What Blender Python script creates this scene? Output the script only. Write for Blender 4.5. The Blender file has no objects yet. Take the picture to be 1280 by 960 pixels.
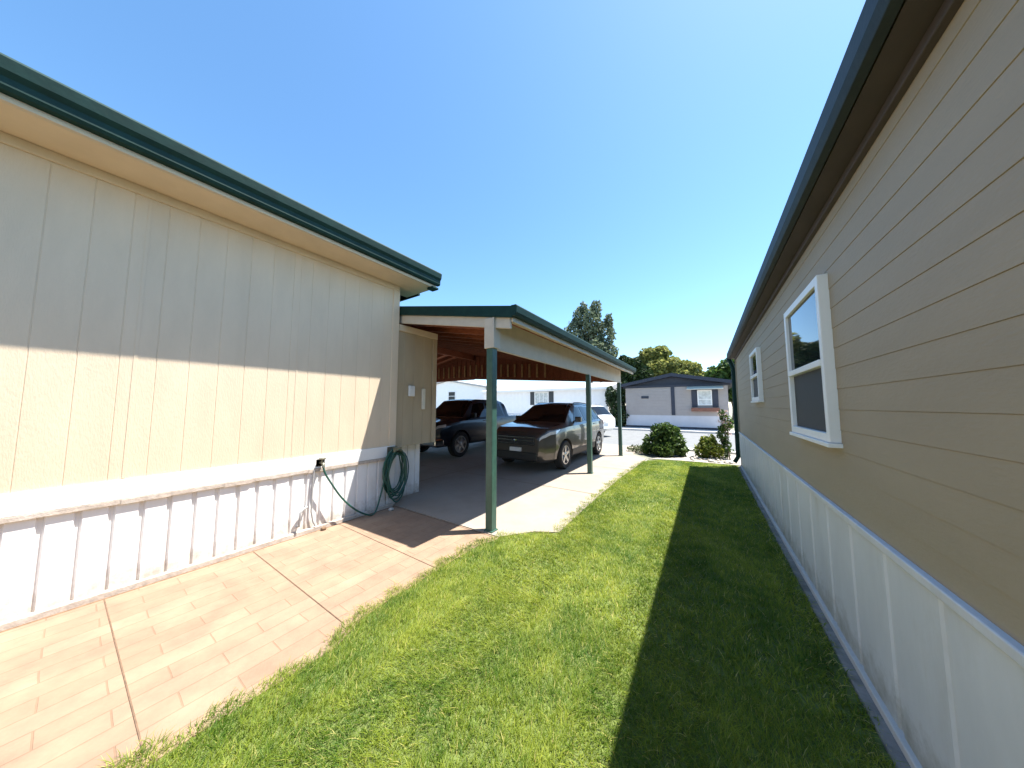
import bpy, bmesh, math, random
import numpy as np
from mathutils import Vector, Matrix
random.seed(7)
rng = np.random.default_rng(11)
R = math.radians
scene = bpy.context.scene
COL = scene.collection

# ------------------------------------------------------------------ materials
def newmat(name):
    m = bpy.data.materials.new(name); m.use_nodes = True
    nt = m.node_tree
    return m, nt, nt.nodes['Principled BSDF']

def N(nt, t, **kw):
    n = nt.nodes.new(t)
    for k, v in kw.items():
        if hasattr(n, k): setattr(n, k, v)
        else: n.inputs[k].default_value = v
    return n

def rgb(c): return (c[0], c[1], c[2], 1.0)

def mat(name, col, rough=0.6, var=0.12, scale=6.0, bump=0.0, bscale=80.0, metal=0.0, stain=None, stain_scale=1.5, coat=0.0, spec=0.5, stretch=(1, 1, 1), splash=None):
    """plain surface: colour mottled by noise, optional stains, fine bump"""
    m, nt, b = newmat(name); L = nt.links
    tc = N(nt, 'ShaderNodeTexCoord')
    mp = N(nt, 'ShaderNodeMapping'); mp.inputs['Scale'].default_value = stretch
    L.new(tc.outputs['Object'], mp.inputs['Vector'])
    nz = N(nt, 'ShaderNodeTexNoise', Scale=scale, Detail=6.0, Roughness=0.6)
    L.new(mp.outputs[0], nz.inputs['Vector'])
    cr = N(nt, 'ShaderNodeValToRGB')
    cr.color_ramp.elements[0].position = 0.3; cr.color_ramp.elements[1].position = 0.7
    cr.color_ramp.elements[0].color = rgb([c * (1 - var) for c in col])
    cr.color_ramp.elements[1].color = rgb([min(1, c * (1 + var)) for c in col])
    L.new(nz.outputs['Fac'], cr.inputs[0])
    out = cr.outputs[0]
    if stain:
        n2 = N(nt, 'ShaderNodeTexNoise', Scale=stain_scale, Detail=8.0, Roughness=0.65)
        L.new(mp.outputs[0], n2.inputs['Vector'])
        r2 = N(nt, 'ShaderNodeValToRGB')
        r2.color_ramp.elements[0].position = 0.52; r2.color_ramp.elements[1].position = 0.75
        L.new(n2.outputs['Fac'], r2.inputs[0])
        mx = N(nt, 'ShaderNodeMix', data_type='RGBA')
        L.new(r2.outputs[0], mx.inputs['Factor'])
        L.new(out, mx.inputs[6]); mx.inputs[7].default_value = rgb(stain)
        out = mx.outputs[2]
    if splash:                                       # mud thrown up from the ground: ragged, fading out with height
        sx = N(nt, 'ShaderNodeSeparateXYZ'); L.new(tc.outputs['Object'], sx.inputs[0])
        n4 = N(nt, 'ShaderNodeTexNoise', Scale=9.0, Detail=7.0, Roughness=0.7); L.new(tc.outputs['Object'], n4.inputs['Vector'])
        a1 = N(nt, 'ShaderNodeMath', operation='MULTIPLY_ADD'); a1.inputs[1].default_value = -0.55; L.new(n4.outputs['Fac'], a1.inputs[0]); L.new(sx.outputs['Z'], a1.inputs[2])
        mr = N(nt, 'ShaderNodeMapRange'); mr.inputs['From Min'].default_value = -0.28; mr.inputs['From Max'].default_value = splash[1] - 0.28
        mr.inputs['To Min'].default_value = splash[2]; mr.inputs['To Max'].default_value = 0.0
        L.new(a1.outputs[0], mr.inputs['Value'])
        m4 = N(nt, 'ShaderNodeMix', data_type='RGBA'); L.new(mr.outputs[0], m4.inputs['Factor']); L.new(out, m4.inputs[6]); m4.inputs[7].default_value = rgb(splash[0])
        out = m4.outputs[2]
    L.new(out, b.inputs['Base Color'])
    b.inputs['Roughness'].default_value = rough
    b.inputs['Metallic'].default_value = metal
    b.inputs['Specular IOR Level'].default_value = spec
    if coat:
        b.inputs['Coat Weight'].default_value = coat; b.inputs['Coat Roughness'].default_value = 0.04
    if bump:
        n3 = N(nt, 'ShaderNodeTexNoise', Scale=bscale, Detail=4.0)
        L.new(mp.outputs[0], n3.inputs['Vector'])
        bp = N(nt, 'ShaderNodeBump', Strength=bump, Distance=0.01)
        L.new(n3.outputs['Fac'], bp.inputs['Height'])
        L.new(bp.outputs[0], b.inputs['Normal'])
    return m

def mat_glass_dark(name, col=(0.012, 0.015, 0.017), rough=0.03, spec=.9):
    m, nt, b = newmat(name)
    b.inputs['Base Color'].default_value = rgb(col)
    b.inputs['Roughness'].default_value = rough
    b.inputs['Specular IOR Level'].default_value = spec
    nz = N(nt, 'ShaderNodeTexNoise', Scale=1.3, Detail=2.0)
    tc = N(nt, 'ShaderNodeTexCoord'); nt.links.new(tc.outputs['Object'], nz.inputs['Vector'])
    bp = N(nt, 'ShaderNodeBump', Strength=0.04, Distance=0.05)
    nt.links.new(nz.outputs['Fac'], bp.inputs['Height']); nt.links.new(bp.outputs[0], b.inputs['Normal'])
    return m

def mat_pavers():
    m, nt, b = newmat('stamped_concrete'); L = nt.links
    tc = N(nt, 'ShaderNodeTexCoord')
    mp = N(nt, 'ShaderNodeMapping'); mp.inputs['Rotation'].default_value = (0, 0, R(90))
    L.new(tc.outputs['Object'], mp.inputs['Vector'])
    # warp so that the joints are not ruler straight
    wn = N(nt, 'ShaderNodeTexNoise', Scale=2.2, Detail=2.0)
    L.new(mp.outputs[0], wn.inputs['Vector'])
    wm = N(nt, 'ShaderNodeMix', data_type='RGBA', blend_type='LINEAR_LIGHT')
    wm.inputs['Factor'].default_value = 0.012
    L.new(mp.outputs[0], wm.inputs[6]); L.new(wn.outputs['Color'], wm.inputs[7])
    bk = N(nt, 'ShaderNodeTexBrick', offset=0.5)
    bk.inputs['Scale'].default_value = 1.0
    bk.inputs['Brick Width'].default_value = 0.42; bk.inputs['Row Height'].default_value = 0.145
    bk.inputs['Mortar Size'].default_value = 0.0045; bk.inputs['Mortar Smooth'].default_value = 0.5
    bk.inputs['Color1'].default_value = rgb((0.28, 0.193, 0.134)); bk.inputs['Color2'].default_value = rgb((0.305, 0.220, 0.156))
    bk.inputs['Mortar'].default_value = rgb((0.25, 0.165, 0.11))
    L.new(wm.outputs[2], bk.inputs['Vector'])
    nz = N(nt, 'ShaderNodeTexNoise', Scale=3.0, Detail=7.0, Roughness=0.65)
    L.new(tc.outputs['Object'], nz.inputs['Vector'])
    cr = N(nt, 'ShaderNodeValToRGB')
    cr.color_ramp.elements[0].position = 0.25; cr.color_ramp.elements[1].position = 0.75
    cr.color_ramp.elements[0].color = (0.68, 0.64, 0.62, 1); cr.color_ramp.elements[1].color = (1.12, 1.08, 1.02, 1)
    L.new(nz.outputs['Fac'], cr.inputs[0])
    mx = N(nt, 'ShaderNodeMix', data_type='RGBA', blend_type='MULTIPLY'); mx.inputs['Factor'].default_value = 1
    L.new(bk.outputs['Color'], mx.inputs[6]); L.new(cr.outputs[0], mx.inputs[7])
    ns = N(nt, 'ShaderNodeTexNoise', Scale=1.4, Detail=9.0, Roughness=0.72); L.new(tc.outputs['Object'], ns.inputs['Vector'])
    rs = N(nt, 'ShaderNodeValToRGB'); rs.color_ramp.elements[0].position = .50; rs.color_ramp.elements[1].position = .72
    rs.color_ramp.elements[0].color = (0, 0, 0, 1); rs.color_ramp.elements[1].color = (.5, .5, .5, 1)
    L.new(ns.outputs['Fac'], rs.inputs[0])
    ms = N(nt, 'ShaderNodeMix', data_type='RGBA'); L.new(rs.outputs[0], ms.inputs['Factor']); L.new(mx.outputs[2], ms.inputs[6]); ms.inputs[7].default_value = rgb((.17, .11, .075))
    L.new(ms.outputs[2], b.inputs['Base Color'])
    b.inputs['Roughness'].default_value = 0.8
    inv = N(nt, 'ShaderNodeMath', operation='SUBTRACT'); inv.inputs[0].default_value = 1.0
    L.new(bk.outputs['Fac'], inv.inputs[1])
    ad = N(nt, 'ShaderNodeMath', operation='ADD'); L.new(inv.outputs[0], ad.inputs[0])
    n3 = N(nt, 'ShaderNodeTexNoise', Scale=60.0, Detail=4.0); L.new(tc.outputs['Object'], n3.inputs['Vector'])
    ml = N(nt, 'ShaderNodeMath', operation='MULTIPLY'); ml.inputs[1].default_value = 0.35
    L.new(n3.outputs['Fac'], ml.inputs[0]); L.new(ml.outputs[0], ad.inputs[1])
    bp = N(nt, 'ShaderNodeBump', Strength=0.5, Distance=0.006)
    L.new(ad.outputs[0], bp.inputs['Height']); L.new(bp.outputs[0], b.inputs['Normal'])
    return m

def mat_leaf(name, c1, c2, scale=1.2, trans=0.35, c3=None):
    """diffuse + translucent leaf, colour varied from leaf to leaf"""
    m = bpy.data.materials.new(name); m.use_nodes = True
    nt = m.node_tree; L = nt.links; nt.nodes.clear()
    o = N(nt, 'ShaderNodeOutputMaterial')
    tc = N(nt, 'ShaderNodeTexCoord')
    nz = N(nt, 'ShaderNodeTexNoise', Scale=scale, Detail=3.0); L.new(tc.outputs['Object'], nz.inputs['Vector'])
    at = N(nt, 'ShaderNodeAttribute', attribute_name='leaf_random')
    ad = N(nt, 'ShaderNodeMix', data_type='FLOAT'); ad.inputs['Factor'].default_value = 0.45
    L.new(nz.outputs['Fac'], ad.inputs[2]); L.new(at.outputs['Fac'], ad.inputs[3])
    cr = N(nt, 'ShaderNodeValToRGB')
    cr.color_ramp.elements[0].position = 0.3; cr.color_ramp.elements[1].position = 0.7
    cr.color_ramp.elements[0].color = rgb(c1); cr.color_ramp.elements[1].color = rgb(c2)
    if c3:
        e = cr.color_ramp.elements.new(0.86); e.color = rgb(c3)
    L.new(ad.outputs[0], cr.inputs[0])
    d = N(nt, 'ShaderNodeBsdfPrincipled'); d.inputs['Roughness'].default_value = 0.55; d.inputs['Specular IOR Level'].default_value = 0.3
    t = N(nt, 'ShaderNodeBsdfTranslucent')
    mx = N(nt, 'ShaderNodeMixShader'); mx.inputs[0].default_value = trans
    L.new(cr.outputs[0], d.inputs['Base Color']); L.new(cr.outputs[0], t.inputs['Color'])
    L.new(d.outputs[0], mx.inputs[1]); L.new(t.outputs[0], mx.inputs[2]); L.new(mx.outputs[0], o.inputs['Surface'])
    return m

M = {}
M['beige'] = mat('beige_siding', (0.655, 0.53, 0.385), 0.7, 0.05, 5, 0.25, 120, stretch=(1, 1, .25))
M['bay'] = mat('shaded_beige_siding', (0.40, 0.32, 0.21), 0.7, 0.07, 5, 0.25, 120, stretch=(1, 1, .25))  # beige wall made darker: carport shade put into the colour
M['skirt'] = mat('white_skirting', (0.80, 0.785, 0.77), 0.5, 0.05, 7, 0.15, 60, stain=(0.68, 0.65, 0.61), stain_scale=2.5, stretch=(1, 1, .4), splash=((.36, .29, .22), .22, .75))
M['trim_white'] = mat('white_trim', (0.82, 0.80, 0.77), 0.5, 0.03, 5)
M['rail'] = mat('rail_shadow_and_dirt', (0.46, 0.39, 0.33), 0.8, 0.25, 20, 0.3, 90, stain=(0.62, 0.58, 0.53), stain_scale=6)  # brown holds the shadow line below the trim, and the base strip's dirt
M['soffit'] = mat('soffit_tan', (0.60, 0.49, 0.345), 0.7, 0.06, 4)
M['green_metal'] = mat('dark_green_metal', (0.007, 0.032, 0.027), 0.6, 0.2, 8, 0.1, 40, spec=.2)
M['green_post'] = mat('green_post_paint', (0.036, 0.094, 0.073), 0.4, 0.2, 12, 0.15, 70)
M['tan_board'] = mat('tan_board', (0.52, 0.45, 0.36), 0.7, 0.07, 6, 0.2, 90)
M['redwood'] = mat('red_brown_wood', (0.27, 0.085, 0.035), 0.75, 0.35, 9, 0.35, 60, stretch=(1, 5, 5))
M['redwood_slat'] = mat('red_brown_slat', (0.26, 0.08, 0.035), 0.75, 0.35, 9, 0.35, 60, stretch=(5, 5, 1))
M['tan_slat'] = mat('light_streak_slat', (0.50, 0.33, 0.15), 0.75, 0.3, 9, 0.3, 60)  # pale tan carries the light streaks of the far gable
M['concrete'] = mat('pad_concrete', (0.30, 0.255, 0.21), 0.85, 0.12, 2.2, 0.35, 90, stain=(0.25, 0.19, 0.14), stain_scale=1.1)
M['walk'] = mat_pavers()
M['joint'] = mat('joint_dirt', (0.15, 0.095, 0.06), 0.95, 0.3, 30)
M['dirt'] = mat('dirt', (0.17, 0.105, 0.06), 0.95, 0.35, 25, 0.6, 60)
M['ground'] = mat('pale_ground', (0.20, 0.20, 0.155), 0.95, 0.2, 1.2, 0.5, 30, stain=(0.14, 0.17, 0.09), stain_scale=0.5)
M['road'] = mat('road_asphalt', (0.17, 0.175, 0.175), 0.9, 0.12, 3, 0.5, 90, stain=(0.16, 0.16, 0.165), stain_scale=0.6)
M['curb'] = mat('curb_concrete', (0.55, 0.52, 0.48), 0.85, 0.1, 4, 0.3, 80)
M['mow'] = mat('worn_concrete', (0.24, 0.22, 0.2), 0.9, 0.3, 12, 0.5, 60, stain=(.10, .09, .06), stain_scale=4)
M['gravel'] = mat('gravel', (0.34, 0.31, 0.265), 0.9, 0.45, 30, 0.9, 28)
M['stone'] = mat('river_stone', (0.46, 0.42, 0.37), 0.8, 0.4, 5, 0.3, 30)
M['soil'] = mat('lawn_soil', (0.11, 0.14, 0.035), 0.95, 0.35, 12, 0.5, 50)
M['tan_wall'] = mat('tan_lap_siding', (0.345, 0.275, 0.185), 0.65, 0.05, 4, 0.2, 90, stretch=(1, .3, 1))
M['skirt_grey'] = mat('pale_grey_skirting', (0.66, 0.66, 0.67), 0.5, 0.06, 6, 0.1, 60, stain=(.52, .49, .45), stain_scale=2, stretch=(1, 1, .35), splash=((.25, .23, .16), .25, .8))
M['charcoal'] = mat('charcoal_metal', (0.022, 0.030, 0.030), 0.6, 0.2, 8, 0.1, 40, spec=.25)
M['maroon'] = mat('brown_soffit', (0.07, 0.053, 0.047), 0.7, 0.1, 5)
M['glass'] = mat_glass_dark('window_glass')
M['screen'] = mat('dark_insect_screen', (0.02, 0.022, 0.023), 0.6, 0.1, 30)
M['frame'] = mat('white_window_frame', (0.82, 0.82, 0.80), 0.4, 0.02, 4)
M['hose'] = mat('green_hose', (0.012, 0.075, 0.055), 0.35, 0.15, 20)
M['hose_end'] = mat('blue_green_hose', (0.06, 0.13, 0.14), 0.4, 0.15, 20)
M['brass'] = mat('tarnished_brass', (0.20, 0.19, 0.14), 0.4, 0.2, 30, metal=0.7)
M['grey_pvc'] = mat('grey_pipe', (0.33, 0.33, 0.33), 0.5, 0.1, 10)
M['blackp'] = mat('black_plastic', (0.018, 0.018, 0.019), 0.5, 0.15, 20)
M['tyre'] = mat('tyre_rubber', (0.022, 0.021, 0.02), 0.85, 0.2, 30, 0.4, 60)
M['alloy'] = mat('alloy_rim', (0.52, 0.52, 0.52), 0.28, 0.08, 10, metal=0.9)
M['chrome'] = mat('chrome_trim', (0.65, 0.65, 0.66), 0.12, 0.05, 10, metal=1.0)
M['taupe_paint'] = mat('taupe_car_paint', (0.085, 0.075, 0.064), 0.32, 0.04, 3, metal=0.45, coat=1.0)
M['navy_paint'] = mat('navy_truck_paint', (0.008, 0.010, 0.020), 0.35, 0.06, 3, metal=0.2, coat=.6)
M['white_paint'] = mat('white_car_paint', (0.74, 0.74, 0.73), 0.3, 0.02, 3, coat=1.0)
M['car_glass'] = mat_glass_dark('car_glass', (0.006, 0.007, 0.008), 0.02, .45)
M['lamp'] = mat('headlamp_lens', (0.7, 0.71, 0.72), 0.08, 0.1, 14, metal=0.2, coat=1.0)
M['tail'] = mat('red_lens', (0.42, 0.015, 0.012), 0.15, 0.1, 14, coat=1.0)
M['plate'] = mat('plate_white', (0.7, 0.7, 0.68), 0.4, 0.05, 20)
M['greylav'] = mat('grey_taupe_siding', (0.34, 0.305, 0.285), 0.7, 0.05, 3, 0.2, 60)
M['navy_trim'] = mat('navy_trim', (0.026, 0.032, 0.05), 0.6, 0.15, 5)
M['shingle'] = mat('dark_shingles', (0.05, 0.052, 0.06), 0.9, 0.3, 12, 0.7, 25)
M['lav_skirt'] = mat('pale_lavender_skirting', (0.52, 0.52, 0.55), 0.5, 0.05, 3)
M['awning'] = mat('cream_awning', (0.62, 0.60, 0.50), 0.6, 0.05, 4)
M['brown'] = mat('brown_planter', (0.20, 0.09, 0.06), 0.8, 0.2, 8)
M['white_house'] = mat('white_siding', (0.84, 0.84, 0.84), 0.6, 0.03, 3)
M['lightroof'] = mat('pale_metal_roof', (0.42, 0.41, 0.40), 0.6, 0.06, 3)
M['shutter'] = mat('charcoal_shutter', (0.035, 0.04, 0.045), 0.6, 0.1, 10)
M['curtain'] = mat('pale_curtain', (0.5, 0.53, 0.52), 0.5, 0.35, 5)
M['bark'] = mat('bark', (0.15, 0.115, 0.085), 0.95, 0.35, 8, 0.8, 30, stretch=(3, 3, .6))
M['leaf_cotton'] = mat_leaf('cottonwood_leaf', (0.06, 0.095, 0.06), (0.22, 0.26, 0.16), 0.8, 0.35)
M['leaf_gold'] = mat_leaf('golden_leaf', (0.09, 0.115, 0.025), (0.40, 0.40, 0.12), 0.8, 0.4)
M['leaf_dark'] = mat_leaf('dark_leaf', (0.012, 0.03, 0.010), (0.045, 0.075, 0.022), 0.6, 0.2)
M['leaf_shrub'] = mat_leaf('shrub_leaf', (0.018, 0.05, 0.010), (0.115, 0.18, 0.036), 3.0, 0.35)
M['leaf_lime'] = mat_leaf('lime_leaf', (0.07, 0.11, 0.015), (0.24, 0.26, 0.035), 3.0, 0.35)
M['petal'] = mat_leaf('pale_pink_petal', (0.5, 0.3, 0.28), (0.75, 0.62, 0.58), 6.0, 0.3)
M['grass'] = mat_leaf('grass_blade', (0.065, 0.15, 0.011), (0.38, 0.43, 0.052), 5.0, 0.5, (0.60, 0.53, 0.18))
M['sage'] = mat_leaf('sage_leaf', (0.10, 0.13, 0.06), (0.24, 0.26, 0.15), 5.0, 0.25)

# ------------------------------------------------------------------ object helpers
def world_origin(p):
    v = Vector((0, 0, 0))
    while p is not None:
        v += p.location; p = p.parent
    return v

def link(o, parent=None):
    COL.objects.link(o)
    if parent is not None: o.parent = parent
    return o

def tag(o, label=None, cat=None, group=None, kind=None):
    if label: o['label'] = label
    if cat: o['category'] = cat
    if group: o['group'] = group
    if kind: o['kind'] = kind
    return o

def thing(name, label, cat, loc=(0, 0, 0), rz=0, group=None):
    o = bpy.data.objects.new(name, None); o.empty_display_size = 0.2
    o.location = loc; o.rotation_euler = (0, 0, rz)
    link(o); return tag(o, label, cat, group)

class MB:
    def __init__(s): s.v = []; s.f = []
    def add(s, vs, fs):
        n = len(s.v); s.v += [tuple(map(float, p)) for p in vs]; s.f += [tuple(n + i for i in f) for f in fs]; return s
    def box(s, x0, x1, y0, y1, z0, z1):
        vs = [(x, y, z) for z in (z0, z1) for y in (y0, y1) for x in (x0, x1)]
        return s.add(vs, [(0, 2, 3, 1), (4, 5, 7, 6), (0, 1, 5, 4), (2, 6, 7, 3), (0, 4, 6, 2), (1, 3, 7, 5)])
    def hexa(s, p):      # 8 corners: bottom 4 (ccw), top 4 (ccw)
        return s.add(p, [(3, 2, 1, 0), (4, 5, 6, 7), (0, 1, 5, 4), (1, 2, 6, 5), (2, 3, 7, 6), (3, 0, 4, 7)])
    def prism(s, poly, axis, a0, a1):
        """extrude a closed 2D polygon along an axis: axis 0 -> poly (y,z); 1 -> (x,z); 2 -> (x,y)"""
        n = len(poly)
        def P(q, a):
            return (a, q[0], q[1]) if axis == 0 else ((q[0], a, q[1]) if axis == 1 else (q[0], q[1], a))
        vs = [P(q, a0) for q in poly] + [P(q, a1) for q in poly]
        fs = [tuple(range(n)), tuple(range(2 * n - 1, n - 1, -1))]
        fs += [(i, i + n, (i + 1) % n + n, (i + 1) % n) for i in range(n)]
        return s.add(vs, fs)
    def tube(s, pts, rad, seg=8, cap=True):
        pts = [Vector(p) for p in pts]; n = len(pts)
        if not hasattr(rad, '__len__'): rad = [rad] * n
        up = None; vs = []
        for i, p in enumerate(pts):
            t = (pts[min(i + 1, n - 1)] - pts[max(i - 1, 0)]).normalized()
            if up is None:
                up = Vector((0, 0, 1)) if abs(t.z) < 0.9 else Vector((1, 0, 0))
            a = (up - t * up.dot(t)).normalized(); b = t.cross(a); up = a
            for k in range(seg):
                th = 2 * math.pi * k / seg
                vs.append(p + (a * math.cos(th) + b * math.sin(th)) * rad[i])
        fs = [(i * seg + k, i * seg + (k + 1) % seg, (i + 1) * seg + (k + 1) % seg, (i + 1) * seg + k) for i in range(n - 1) for k in range(seg)]
        if cap: fs += [tuple(range(seg - 1, -1, -1)), tuple(range((n - 1) * seg, n * seg))]
        return s.add(vs, fs)
    def lathe(s, prof, center, axis='y', seg=28):
        """profile [(radius, offset along axis)]"""
        vs = []
        for r, a in prof:
            for k in range(seg):
                th = 2 * math.pi * k / seg
                if axis == 'y': vs.append((center[0] + r * math.cos(th), center[1] + a, center[2] + r * math.sin(th)))
                else: vs.append((center[0] + r * math.cos(th), center[1] + r * math.sin(th), center[2] + a))
        n = len(prof)
        fs = [(i * seg + k, i * seg + (k + 1) % seg, (i + 1) * seg + (k + 1) % seg, (i + 1) * seg + k) for i in range(n - 1) for k in range(seg)]
        return s.add(vs, fs)
    def build(s, name, m, parent=None, smooth=None, bevel=0, local=False):
        o0 = Vector((0, 0, 0)) if (local or parent is None) else world_origin(parent)
        me = bpy.data.meshes.new(name)
        me.from_pydata([tuple(Vector(v) - o0) for v in s.v], [], s.f)
        bm = bmesh.new(); bm.from_mesh(me); bmesh.ops.recalc_face_normals(bm, faces=bm.faces); bm.to_mesh(me); bm.free()
        me.materials.append(m)
        if smooth is not None:
            for p in me.polygons: p.use_smooth = True
            me.set_sharp_from_angle(angle=R(smooth))
        o = link(bpy.data.objects.new(name, me), parent)
        if bevel:
            md = o.modifiers.new('bevel', 'BEVEL'); md.width = bevel; md.segments = 2; md.limit_method = 'ANGLE'; md.angle_limit = R(50)
        return o

def struct(name, mb, m, **kw):
    return tag(mb.build(name, m, **kw), kind='structure')

def np_mesh(name, V, F, m, parent=None, attr=None, kind=None):
    """fast mesh from numpy arrays: V (n,3), F (k,4) quads; attr: per-face random value"""
    me = bpy.data.meshes.new(name)
    o0 = np.array(world_origin(parent)) if parent is not None else np.zeros(3)
    V = (V - o0).astype(np.float32)
    k, c = F.shape
    me.vertices.add(len(V)); me.vertices.foreach_set('co', V.ravel())
    me.loops.add(k * c); me.loops.foreach_set('vertex_index', F.astype(np.int32).ravel())
    me.polygons.add(k)
    me.polygons.foreach_set('loop_start', np.arange(0, k * c, c, dtype=np.int32))
    me.polygons.foreach_set('loop_total', np.full(k, c, dtype=np.int32))
    if attr is not None:
        a = me.attributes.new('leaf_random', 'FLOAT', 'FACE'); a.data.foreach_set('value', attr.astype(np.float32))
    me.update(calc_edges=True)
    me.materials.append(m)
    o = link(bpy.data.objects.new(name, me), parent)
    if kind: o['kind'] = kind
    return o

def leaves(name, C, size, m, parent=None, elong=1.5, flat=0.0):
    """leaf-shaped quads (kites) at points C with random direction"""
    n = len(C)
    d = rng.normal(size=(n, 3)); d[:, 2] *= (1 - flat); d /= np.linalg.norm(d, axis=1)[:, None]
    e = rng.normal(size=(n, 3)); e -= d * (e * d).sum(1)[:, None]; e /= np.linalg.norm(e, axis=1)[:, None]
    s = size * rng.uniform(0.6, 1.35, n)[:, None]
    nn = np.cross(d, e)
    V = np.stack([C - d * s * elong * .5, C + e * s * .5 + nn * s * .12, C + d * s * elong * .5, C - e * s * .5 + nn * s * .12], 1).reshape(-1, 3)
    F = np.arange(4 * n).reshape(n, 4)
    return np_mesh(name, V, F, m, parent, rng.uniform(0, 1, n))

def blob_points(blobs, dens, shell=0.55):
    """points through ellipsoid clumps, denser near their outsides. blobs: (x,y,z,rx,ry,rz)"""
    out = []
    for (x, y, z, rx, ry, rz) in blobs:
        n = int(dens * (rx * ry * rz) ** (2 / 3))
        d = rng.normal(size=(n, 3)); d /= np.linalg.norm(d, axis=1)[:, None]
        r = shell + (1.08 - shell) * rng.uniform(0, 1, n) ** 0.7
        r *= 1 + 0.16 * np.sin(d[:, 0] * 7 + x * 3) * np.sin(d[:, 1] * 6 + y) * np.sin(d[:, 2] * 8 + z * 2)
        out.append(np.array([x, y, z]) + d * r[:, None] * np.array([rx, ry, rz]))
    return np.concatenate(out)

# ------------------------------------------------------------------ setting: ground sheets
EDGE = [(-2.30, -6), (-2.16, -1), (-2.15, 0.54), (-2.13, 0.8), (-2.12, 1.05), (-2.24, 1.25), (-2.25, 1.7), (-2.28, 2.1), (-2.27, 2.6),
        (-2.16, 2.98), (-1.90, 3.22), (-1.64, 3.33), (-1.70, 4.2), (-1.72, 5.1), (-1.71, 6.7), (-1.66, 8.0), (-1.60, 8.9), (-1.42, 9.35), (-1.05, 9.62), (-0.5, 9.70), (0.62, 9.74)]
LAWN = EDGE + [(0.62, -6)]
ts = struct('ground', MB().add([(-250, -120, -0.02), (250, -120, -0.02), (250, 380, -0.02), (-250, 380, -0.02)], [(0, 1, 2, 3)]), M['ground'])
# walkway of stamped concrete, slightly ragged towards the lawn
wk = [(-4.10, -6), (-2.2, -6), (-2.09, -1), (-2.08, 0.54), (-2.06, 1.05), (-2.18, 1.3), (-2.2, 2.1), (-2.19, 2.6), (-2.1, 2.905), (-4.10, 2.905)]
struct('walkway', MB().prism(wk, 2, -0.1, 0.0), M['walk'])
jm = MB()
for y, sk in ((-2.2, 0.02), (-1.0, -0.02), (0.25, 0.03), (1.18, 0.0), (2.06, -0.02), (2.88, 0.0)):
    jm.add([(-4.1, y - .003, .004), (-2.2, y - .003 + sk, .004), (-2.2, y + .003 + sk, .004), (-4.1, y + .003, .004)], [(0, 1, 2, 3)])
struct('walkway_joints', jm, M['joint'])
struct('dirt_strip', MB().add([(-4.18, -6, -.004), (-4.09, -6, -.004), (-4.09, 2.9, -.004), (-4.18, 2.9, -.004)], [(0, 1, 2, 3)]), M['dirt'])
# carport pad and driveway
pad = [(-12.2, 2.915), (-2.12, 2.915), (-1.84, 3.28), (-1.58, 3.42), (-1.62, 5.1), (-1.62, 6.7), (-1.57, 8.0), (-1.55, 9.55), (-2.05, 10.2), (-2.1, 12.3), (-12.2, 12.3)]
struct('driveway', MB().prism(pad, 2, -0.1, 0.006), M['concrete'])
dj = MB()
for y in (5.2, 7.6, 10.0):
    dj.add([(-12, y, .010), (-1.66, y, .010), (-1.66, y + .012, .010), (-12, y + .012, .010)], [(0, 1, 2, 3)])
for x in (-5.0, -8.4):
    dj.add([(x, 2.95, .010), (x + .012, 2.95, .010), (x + .012, 12.25, .010), (x, 12.25, .010)], [(0, 1, 2, 3)])
struct('driveway_joints', dj, M['joint'])
struct('road', MB().add([(-120, 12.3, -.012), (120, 12.3, -.012), (120, 20.4, -.012), (-120, 20.4, -.012)], [(0, 1, 2, 3)]), M['road'])
struct('kerb', MB().box(-120, 120, 20.4, 20.7, -.1, .10).box(-1.9, 120, 12.0, 12.3, -.1, .07), M['curb'], bevel=.02)
struct('far_verge', MB().add([(-120, 20.7, .02), (120, 20.7, .02), (120, 23.2, .02), (-120, 23.2, .02)], [(0, 1, 2, 3)]), M['curb'])
# planting bed of pale gravel beyond the lawn
bed = [(-1.5, 9.62), (-1.05, 9.72), (-0.5, 9.80), (0.9, 9.84), (4, 9.9), (4, 11.9), (-0.6, 11.9), (-1.0, 10.3)]
struct('gravel_bed', MB().prism(bed, 2, -0.1, 0.004), M['gravel'])
# lawn: soil sheet + blades
struct('lawn_soil', MB().prism(LAWN, 2, -0.1, -0.006), M['soil'])
struct('mow_strip', MB().box(0.615, 0.70, -6, 9.6, -.1, .012), M['mow'], bevel=.006)

def in_poly(P, poly):
    x, y = P[:, 0], P[:, 1]; c = np.zeros(len(P), bool); n = len(poly)
    for i in range(n):
        x1, y1 = poly[i]; x2, y2 = poly[(i + 1) % n]
        k = ((y1 > y) != (y2 > y)) & (x < (x2 - x1) * (y - y1) / (y2 - y1 + 1e-12) + x1)
        c ^= k
    return c

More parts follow.
